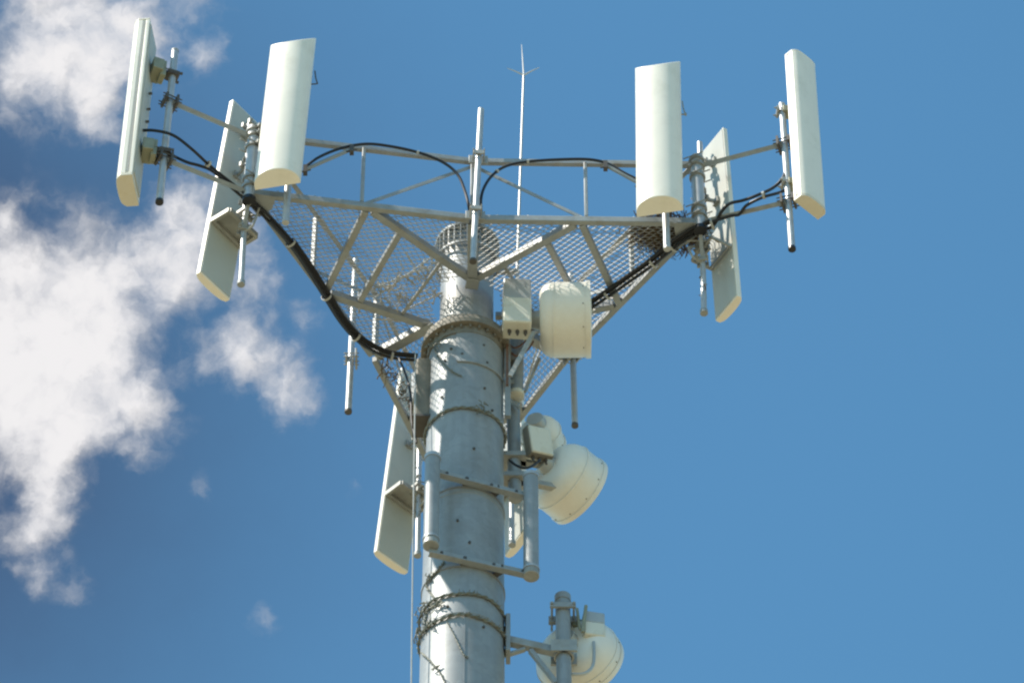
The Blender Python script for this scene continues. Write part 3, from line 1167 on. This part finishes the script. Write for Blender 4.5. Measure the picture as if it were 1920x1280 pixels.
q.bar(p + V((.08, .08, .05)), cO4 + V((-.06, .06, .06)), .03, .10)
q.bar(p + V((.08, .1, -.22)), cO4 + V((-.02, .08, -.10)), .05, .03)
q.tube([p + V((.11, .02, .12)), p + V((.13, .02, -.10)), p + V((.18, .04, -.14))], .012, 8)
q.tube([p + V((.18, .0, .13)), p + V((.15, .0, -.16))], .014, 8)
q.build('tilt_bracket', 'bracket_alloy', t4)
zarm = ony(1000, 1214, -.0).z
arm = thing('side_arm', (.32, 0, zarm), 'steel arm with brace bolted to the pole low on the right', 'arm')
q = MB()
a0, a1 = V((.335, -.02, zarm + .06)), V((pa.x - .03, .02, zarm - .03))
q.bar(a0, a1, .06, .07); q.build('arm_beam', 'rail_steel', arm, bevel=.005)
q = MB(); q.bar(lerp(a0, a1, .45) - UP * .05, V((pa.x - .06, .02, zarm - .36)), .04, .035)
q.bar(a0 - UP * .16, lerp(a0, a1, .35) - UP * .05, .04, .02); q.build('brace', 'rail_steel', arm)
q = MB(); q.box(V((.35, -.02, zarm + .08)), X_, V((0, 1, 0)), UP, .035, .16, .40); q.build('wall_plate', 'pole_steel', arm, bevel=.004)
q = MB(); s = V((0, 1, 0)); p = V((pa.x, .02, zarm - .03))
q.box(p - s * .075, X_, s, UP, .20, .02, .12); q.box(p + s * .075, X_, s, UP, .20, .02, .12)
q.lathe(p - UP * .06, UP, [(0, .063), (0, .078), (.12, .078), (.12, .063)], 20)
q.build('collar', 'galvanised', arm)

# the pipes, struts and conduit between pole and dishes
t = thing('conduit_bracket', ony(950, 780, -.12), 'rusty vertical channel with sloping struts beside the pole right edge', 'bracket')
a_, b_ = ony(951, 640, -.08), ony(952, 782, -.08)
q = MB(); q.bar(a_, b_, .05, .04, V((0, -1, 0))); q.build('channel', 'rail_steel', t, bevel=.004)
q = MB(); q.bar(ony(951, 640, -.11), ony(951, 722, -.11), .02, .02, V((0, -1, 0))); q.build('rust_strip', 'rust_steel', t)
for a2, b2, y, w in (((1001, 622), (956, 705), -.26, .035), ((1012, 672), (984, 735), .10, .022), ((975, 765), (950, 745), .1, .025)):
    q = MB(); q.bar(ony(*a2, y), ony(*b2, y), w, .02, V((0, -1, 0))); q.build('strut', 'galvanised', t)
q = MB()
pts = [ony(x, yy, -.02) for x, yy in ((950, 640), (965, 652), (985, 640), (998, 618))]
q.tube(spline(pts, 5), .008, 8)
pts = [ony(x, yy, -.02) for x, yy in ((952, 655), (970, 668), (990, 655), (1000, 640))]
q.tube(spline(pts, 5), .008, 8)
q.build_each('loop_wire', 'rust_steel', t)
t = thing('stub_mast', ony(968, 745, .12), 'thick grey pipe with a round cap between pole and drum dishes', 'mast')
q = MB(); q.tube([ony(968, 742, .12), ony(970, 600, .12)], .058, 22); q.build('pipe', 'pole_steel', t)
q = MB(); q.lathe(ony(968, 742, .12), -UP, [(-.03, .059), (-.03, .068), (.01, .068), (.02, .05), (.022, 0)], 22); q.build('cap', 'end_cap', t)
q = MB()
for z in (.12, .42):
    q.box(ony(968, 742, .12) + V((-.08, -.03, z)), X_, V((0, 1, 0)), UP, .16, .05, .05)
q.build('clamp', 'galvanised', t)
t = thing('shaded_mast', ony(964, 868, .16), 'dark shaded pipe behind the pole edge carrying the two middle drums', 'mast')
q = MB(); q.tube([ony(966, 935, .20), ony(962, 755, .20)], .055, 22); q.build('pipe', 'pole_steel', t)
for px, py in ((968, 862), (972, 900)):
    q = MB()
    p = ony(px, py, .20)
    q.box(p + V((-.02, 0, 0)), X_, V((0, 1, 0)), UP, .20, .16, .05)
    q.bar(p, p + V((.30, .08, .0)), .05, .05)
    q.build('clamp', 'galvanised', t)

# ------------------------------------------------------------------ twin stub pipes on cross bars in front of the pole
t = thing('twin_pipe_mount', (0, -.36, -3), 'two short thick pipes joined by two cross bars on the pole front', 'pipe mount')
y0, y1 = -.475, -.225
lT, lB = ony(811, 857, y0), ony(808, 1018, y0)
rT, rB = ony(994, 892, y1), ony(996, 1075, y1)
for a_, b_ in ((lT, lB), (rT, rB)):
    a_ = V((b_.x, b_.y, a_.z))
    q = MB(); q.tube([b_, a_], .060, 28); p = q.build('stub_pipe', 'pole_steel', t)
    q = MB()
    q.lathe(a_, UP, [(-.03, .061), (-.03, .066), (.006, .066), (.014, .058), (.016, 0)], 28)
    q.lathe(b_, -UP, [(-.05, .061), (-.05, .067), (-.03, .067), (-.03, .061)], 28)
    q.build_each('cap_ring', 'pipe_steel', p)
    q = MB(); q.lathe(b_, -UP, [(-.02, .061), (.03, .064), (.036, .058), (.036, 0)], 28); q.build('pipe_foot', 'galvanised', p)
for (pxa, pya), (pxb, pyb) in (((818, 885), (985, 925)), ((805, 1028), (1000, 1080))):
    a_, b_ = ony(pxa, pya, y0 + .02), ony(pxb, pyb, y1 + .02)
    b_.z = a_.z = (a_.z + b_.z) / 2
    d = (b_ - a_).normalized(); s = d.cross(UP)
    q = MB(); q.bar(a_, b_, .010, .056); q.bar(a_ + UP * -.034, b_ + UP * -.034, .056, .010)
    o = q.build('cross_bar', 'rail_steel', t)
    q = MB()
    for f in (.12, .34, .62, .9):
        c = lerp(a_, b_, f)
        q.lathe(c - V((0, 1, 0)) * .02, V((0, 1, 0)), [(0, 0), (0, .012), (.05, .012), (.05, 0)], 6)
    for f in (.33, .72):
        c = lerp(a_, b_, f); e = V((c.x, c.y, 0)); e.normalize()
        q.bar(c, V((0, 0, c.z)) + V((c.x, c.y, 0)).normalized() * (RL(c.z) - .01), .05, .05)
    q.build('standoff', 'dark_bolt', o)
    # strap round the pole
    q = MB(); z = a_.z - .015; r = RL(z) + .004
    q.lathe((0, 0, z), UP, [(-.018, r - .006), (-.018, r + .004), (.018, r + .004), (.018, r - .006)], 72)
    q.build('strap', 'pole_steel', o)


# ------------------------------------------------------------------ cables
def cable(label, paths, r=.013, ties=(), clean='feeder cables'):
    t = thing('feeder_cable', paths[0][-1], label, 'cable', clean)
    for i, p in enumerate(paths):
        q = MB(); q.tube(spline(p, 6), r, 10); q.build('strand', 'cable_jacket', t)
    if ties:
        q = MB()
        for (c, d, rr) in ties:
            q.lathe(c - V(d).normalized() * .01, d, [(0, rr), (0, rr + .004), (.02, rr + .004), (.02, rr)], 14, closed=True)
        q.build_each('cable_tie', 'tie_white', t)
    return t


def zpath(pts):
    return [onz(x, y, z) for x, y, z in pts]


main = [(440, 352, .02), (470, 378, -.07), (505, 410, -.07), (545, 455, -.07), (580, 505, -.07), (612, 556, -.07), (640, 600, -.07), (668, 632, -.08), (700, 654, -.10), (735, 667, -.12), (782, 672, -.12)]
P = zpath(main)


def offset(P, du, dz):
    out = []
    for i, p in enumerate(P):
        d = (P[min(i + 1, len(P) - 1)] - P[max(i - 1, 0)]).normalized()
        s = d.cross(UP).normalized()
        out.append(p + s * du + UP * dz)
    return out


start1 = [ony(262, 245, pipeL.y - .05), ony(290, 245, pipeL.y - .09), ony(325, 254, pipeL.y - .06), onz(360, 280, .13), onz(395, 312, .08)]
start2 = [ony(285, 272, pipeL.y), ony(318, 289, pipeL.y + .05), onz(350, 304, .03), onz(375, 311, .03), onz(400, 322, .03)]
ties = []
for k in (1, 3, 5, 7, 9):
    d = P[k + 1] - P[k - 1]
    ties.append((P[k] + UP * .0, d, .042))
ties.append((onz(390, 308, .06), onz(400, 320, .05) - onz(380, 300, .06), .03))
cable('thick black cable bundle running down the left edge from the far left panel', [start1 + offset(P, .018, .0), start2 + offset(P, -.018, -.004), offset(P[1:], .0, .030), offset(P[2:], .006, -.030), offset(P[3:], .036, .006)], .0130, ties)

mainR = [(1372, 408, -.02), (1335, 420, -.04), (1300, 436, -.07), (1262, 462, -.07), (1225, 492, -.07), (1180, 524, -.07), (1140, 552, -.07), (1108, 573, -.07), (1060, 600, -.09), (1000, 612, -.12), (945, 622, -.16)]
PR = zpath(mainR)
s1 = [ony(1476, 312, yR + .02), ony(1467, 335, yR - .02), ony(1448, 353, yR + .0), onz(1420, 366, .05), onz(1392, 376, .04), onz(1368, 382, .02), onz(1352, 398, .0)]
s2 = [ony(1480, 352, yR + .02), ony(1462, 361, yR), onz(1430, 370, .0), onz(1400, 385, -.01), onz(1386, 402, -.02)]
tiesR = []
for k in (1, 3, 4, 6, 7):
    tiesR.append((PR[k], PR[k + 1] - PR[k - 1], .05))
tiesR.append((onz(1432, 366, .02), onz(1440, 363, .02) - onz(1424, 368, .02), .03))
cable('thick black cable bundle crossing the right corner down towards the pole', [s1 + offset(PR[1:], .02, 0), s2 + offset(PR, -.02, 0), offset(PR[2:], 0, .034), offset(PR[2:], .0, -.03), offset(PR[1:], -.05, -.01)], .0135, tiesR)


def rail_pt(a, b, px, py, z, yo=0):
    p = ony(px, py, 0)
    # on the vertical plane through a-b
    n = V((-(b - a).y, (b - a).x, 0)).normalized()
    d = ray(px, py)
    A3 = V((a.x, a.y, H))
    tt = (A3 - CAM).dot(n) / d.dot(n)
    q_ = CAM + d * tt
    return V((q_.x, q_.y + yo, q_.z - H))


fr = lambda px, py, yo=-.05: rail_pt(Lc, MF, px, py, 0, yo)
fr2 = lambda px, py, yo=-.05: rail_pt(MF, Rc, px, py, 0, yo)
cp = [fr(572, 322), fr(600, 303), fr(640, 287), fr(685, 279), fr(730, 283), fr(785, 295), fr(830, 313), fr(858, 336), fr(872, 368), fr(879, 396), V((fr(880, 400).x, fr(880, 400).y + .12, .085)), V((.02, MF.y + .45, .08))]
cable('thin black cable arching over the near left handrail beside the middle pipe', [cp], .0125, [(fr(784, 295), fr(800, 299) - fr(770, 291), .014)])
cp = [fr2(1196, 346), fr2(1170, 333), fr2(1140, 316), fr2(1105, 308), fr2(1050, 308), fr2(990, 312), fr2(950, 320), fr2(925, 336), fr2(909, 358), fr2(902, 382), V((fr2(901, 400).x, fr2(901, 400).y + .12, .085)), V((.06, MF.y + .45, .08))]
cable('thin black cable arching over the near right handrail beside the middle pipe', [cp], .0125, [(fr2(932, 330), fr2(945, 322) - fr2(920, 340), .014), (fr2(990, 312), X_, .014)])
for a_, b_, lab in ((fr(573, 322, -.07), fr(660, 284, -.07), 'grey support tube under the cable leaving the broad left panel'), (fr2(1200, 349, -.07), fr2(1135, 314, -.07), 'grey support tube under the cable leaving the broad right panel')):
    t = thing('support_tube', a_, lab, 'bracket', 'sloping tubes holding cables at the handrail')
    q = MB(); q.tube([a_ + V((0, .03, -.02)), b_ + V((0, .03, -.02))], .017, 10); q.build('tube', 'rail_steel', t)
    q = MB()
    for k in (0, 1):
        c = (a_ if k == 0 else b_) + V((0, .03, -.03))
        q.box(c, X_, V((0, 1, 0)), UP, .035, .05, .09); q.tube([c - V((.04, .02, .05)), c + V((.04, .02, .03))], .008, 6)
    q.build('clip', 'dark_bolt', t)

# thin pale ground wire dropping down left of the pole
gw = [ony(779, 662, -.05), ony(778, 760, -.2), ony(776, 900, -.25), ony(774, 1050, -.25), ony(772, 1200, -.25), ony(771, 1300, -.25), ony(769, 1500, -.25)]
gw.append(V((gw[-1].x, gw[-1].y, -H + .1)))
q = MB(); q.tube(gw, .006, 6)
tag(q.build('ground_wire', 'tie_white'), 'thin pale wire dropping straight down just left of the pole', 'wire')
# dark wire from the hood up to the cable end
q = MB(); q.tube(spline([ony(748, 672, .1), ony(760, 700, .05), ony(770, 740, .0), ony(772, 790, 0), ony(781, 830, 0)], 5), .010, 8)
tag(q.build('drop_wire', 'cable_jacket'), 'dark slack wire hanging beside the box on the pole left flank', 'wire')
# cable of the lowest radio box
q = MB(); q.tube(spline([ony(1113, 1203, .06), ony(1114, 1228, .05), ony(1110, 1250, .04), ony(1095, 1262, .03), ony(1074, 1263, .03), ony(1062, 1260, .06)], 5), .013, 10)
tag(q.build('radio_cable', 'unit_grey'), 'grey cable looping from the lowest radio box round its pipe', 'cable')
q = MB(); q.tube(spline([ony(955, 862, -.0), ony(968, 872, -.06), ony(985, 877, -.06), ony(1000, 872, -.02), ony(1012, 862, .05)], 5), .011, 10)
tag(q.build('radio_cable', 'cable_jacket'), 'short black cable looping from the tilted radio box to the pole', 'cable')

# ------------------------------------------------------------------ barbed wire bands on the pole


def wire_band(label, pts, seed, knots=(), thick=.006, barbs=30, off=.012):
    """rough twisted wire hugging the pole through the given picture points, then round the back"""
    rnd = random.Random(seed)
    P = [onpole(x, y, RL(-3) + off) for x, y in pts]
    P = [V((p.x, p.y, 0)).normalized() * (RL(p.z) + off) + V((0, 0, p.z)) for p in P]
    path = spline(P, 8)
    q = MB()
    for ph in (0, math.pi):
        tw = []
        for i, p in enumerate(path):
            e = V((p.x, p.y, 0)).normalized()
            w = i * 1.3 + ph
            tw.append(p + e * (.006 * math.cos(w)) + UP * (.008 * math.sin(w) + rnd.uniform(-.003, .003)))
        q.tube(tw, thick, 6)
    for k in range(barbs):
        i = rnd.randrange(1, len(path) - 1)
        p = path[i]; e = V((p.x, p.y, 0)).normalized()
        d = V((rnd.uniform(-1, 1), rnd.uniform(-1, 1), rnd.uniform(-1, 1))).normalized() * rnd.uniform(.018, .035)
        if (p + d).xy.length < RL(p.z) + .004:
            d = e * .025 + UP * d.z
        q.tube([p - d * .3, p + d], [.0045, .0025], 5)
    for (x, y, n, s) in knots:
        c = onpole(x, y, RL(-3) + off)
        e = V((c.x, c.y, 0)).normalized(); c = c + e * .01
        sd2 = e.cross(UP)
        for k in range(n):
            pts2 = []
            a = c + sd2 * rnd.gauss(0, s) + UP * rnd.gauss(0, s) + e * abs(rnd.gauss(0, s * .5))
            for j in range(4):
                pts2.append(a)
                a = a + sd2 * rnd.gauss(0, s * .7) + UP * rnd.gauss(0, s * .7) + e * rnd.gauss(0, s * .2)
            q.tube(pts2, .0045, 5)
    return tag(q.build('barbed_wire', 'old_wire'), label, 'wire', 'barbed wire wound around the pole')


def arc_pts(z, a0, a1, n=18, wob=.0, seed=0):
    rnd = random.Random(seed)
    return [(R_(a0 + (a1 - a0) * i / n), z + rnd.uniform(-wob, wob)) for i in range(n + 1)]


def ring_band(label, z, seed, tilt=0., knots=(), barbs=40, thick=.0075, a0=-200, a1=160, wob=.006):
    rnd = random.Random(seed)
    path = []
    for i in range(91):
        a = R_(a0 + (a1 - a0) * i / 90)
        zz = z + tilt * math.sin(a) + wob * math.sin(a * 5 + seed) + rnd.uniform(-.003, .003)
        path.append(V((math.sin(a) * (RL(zz) + .014), -math.cos(a) * (RL(zz) + .014), zz)))
    q = MB()
    for ph in (0, math.pi):
        q.tube([p + V((p.x, p.y, 0)).normalized() * (.006 * math.cos(i * 1.1 + ph)) + UP * (.009 * math.sin(i * 1.1 + ph)) for i, p in enumerate(path)], thick, 6)
    for k in range(barbs):
        p = rnd.choice(path); e = V((p.x, p.y, 0)).normalized()
        d = (e.cross(UP) * rnd.uniform(-1, 1) + UP * rnd.uniform(-1, 1) + e * rnd.uniform(0, .8)).normalized() * rnd.uniform(.02, .04)
        q.tube([p - d * .2, p + d], [.0045, .0025], 5)
    for (ad, n, s, dz) in knots:
        a = R_(ad); c = V((math.sin(a) * (RL(z) + .02), -math.cos(a) * (RL(z) + .02), z + tilt * math.sin(a) + dz))
        e = V((c.x, c.y, 0)).normalized(); s2 = e.cross(UP)
        for k in range(n):
            b_ = c + s2 * rnd.gauss(0, s) + UP * rnd.gauss(0, s) + e * abs(rnd.gauss(0, s * .4))
            pp = []
            for j in range(5):
                pp.append(b_)
                b_ = b_ + s2 * rnd.gauss(0, s * .7) + UP * rnd.gauss(0, s * .7) + e * rnd.gauss(.0, s * .2)
            q.tube(pp, .005, 5)
    return tag(q.build('barbed_wire', 'old_wire'), label, 'wire', 'barbed wire wound around the pole')


zb = onpole(870, 765, .32).z
ring_band('uppermost ring of rough wire, below the flange, with a rusty tangle on the right', zb, 3, .0, knots=((26, 9, .03, 0),), barbs=16)
zb = onpole(870, 1112, .33).z
ring_band('middle ring of twisted wire below the lower cross bar', zb, 5, .0, knots=((-55, 6, .022, 0), (-72, 5, .025, .02)), barbs=60)
zb = onpole(870, 1153, .33).z
ring_band('lowest ring of twisted wire around the pole', zb, 8, .0, knots=((-48, 7, .022, .01), (-80, 7, .03, .05)), barbs=80)
wire_band('loose wire zigzagging down the sunlit left flank between the wire rings', [(833, 1052), (822, 1068), (808, 1082), (800, 1098), (812, 1118), (820, 1130), (802, 1144), (798, 1165), (798, 1186)], 4, knots=((820, 1135, 14, .02), (806, 1085, 8, .016)), barbs=22)
wire_band('loose wire slanting to the right below the lowest wire ring', [(791, 1224), (803, 1235), (815, 1248), (826, 1262), (836, 1282), (845, 1300)], 6, knots=((820, 1252, 10, .011),), barbs=6)
wire_band('thin slack wire crossing the pole below the lowest ring', [(838, 1165), (848, 1183), (860, 1208), (870, 1228), (878, 1232)], 9, barbs=0, thick=.003)
wire_band('tangle of wire under the left side of the flange', [(805, 640), (812, 652), (818, 664), (830, 680), (846, 694), (866, 704)], 12, knots=((826, 642, 10, .02), (808, 655, 6, .025)), barbs=6, thick=.004)

# dry vine climbing the rear panel pipe on the right
def vine(label, a, b, seed, n=40, s=.06, m='pale_twig'):
    rnd = random.Random(seed)
    q = MB()
    for k in range(n):
        t_ = rnd.random()
        p = lerp(a, b, t_) + V((rnd.gauss(0, s * .4), rnd.gauss(0, s * .4), 0))
        pp = []
        for j in range(5):
            pp.append(p)
            p = p + V((rnd.gauss(0, s * .5), rnd.gauss(0, s * .5), rnd.gauss(0, s * .6)))
        q.tube(pp, rnd.uniform(.003, .0065), 5)
    o = q.build('dry_vine', m)
    return tag(o, label, 'vine', 'dry stems tangled in the frame', 'stuff')


vine('dry twisted stems clinging to the rear pipe below the right corner', ony(1319, 500, y6), ony(1320, 575, y6), 5, 9, .018, 'twig')
vine('pale dry stems tangled in the floor left of the pole', onz(700, 545, .12), onz(835, 500, .12), 6, 34, .075)
vine('sunlit dry stems behind the frame near the pole top', onz(735, 560, .1), onz(815, 545, .12), 16, 20, .06)
vine('dry stems hanging from the cable bundle left of the pole', onz(715, 668, -.15), ony(770, 760, .4), 7, 26, .05, 'twig')
vine('tangled stems clinging to the rear panel pipe left of the pole', pT7 - UP * .1, pB7 + UP * .5, 17, 26, .04, 'old_wire')

# bird nest on the right corner
rnd = random.Random(11)
q = MB()
nc = onz(1252, 437, .14)
for k in range(620):
    th_ = rnd.uniform(0, 2 * math.pi); rr = math.sqrt(rnd.random()) * 1.0
    c = nc + V((math.cos(th_) * rr * .30, math.sin(th_) * rr * .17, rnd.gauss(0, .04)))
    d = V((rnd.gauss(0, 1), rnd.gauss(0, 1), rnd.gauss(0, .35))).normalized() * rnd.uniform(.05, .16)
    bend = V((rnd.gauss(0, .02), rnd.gauss(0, .02), rnd.gauss(0, .02)))
    q.tube([c - d, c + bend, c + d], rnd.uniform(.002, .0045), 4)
for k in range(26):
    c = nc + V((rnd.uniform(-.42, .3), rnd.gauss(0, .1), 0))
    d = V((rnd.gauss(0, .8), rnd.gauss(0, .5), -abs(rnd.gauss(0, .5)))).normalized() * rnd.uniform(.08, .2)
    q.tube([c, c + d * .6 + V((.02, 0, 0)), c + d], .003, 4)
tag(q.build('bird_nest', 'twig', loc=nc), 'brown twig nest lying on the grating under the broad right panel', 'nest')

for o in ALL:
    if '_w' in o:
        del o['_w']
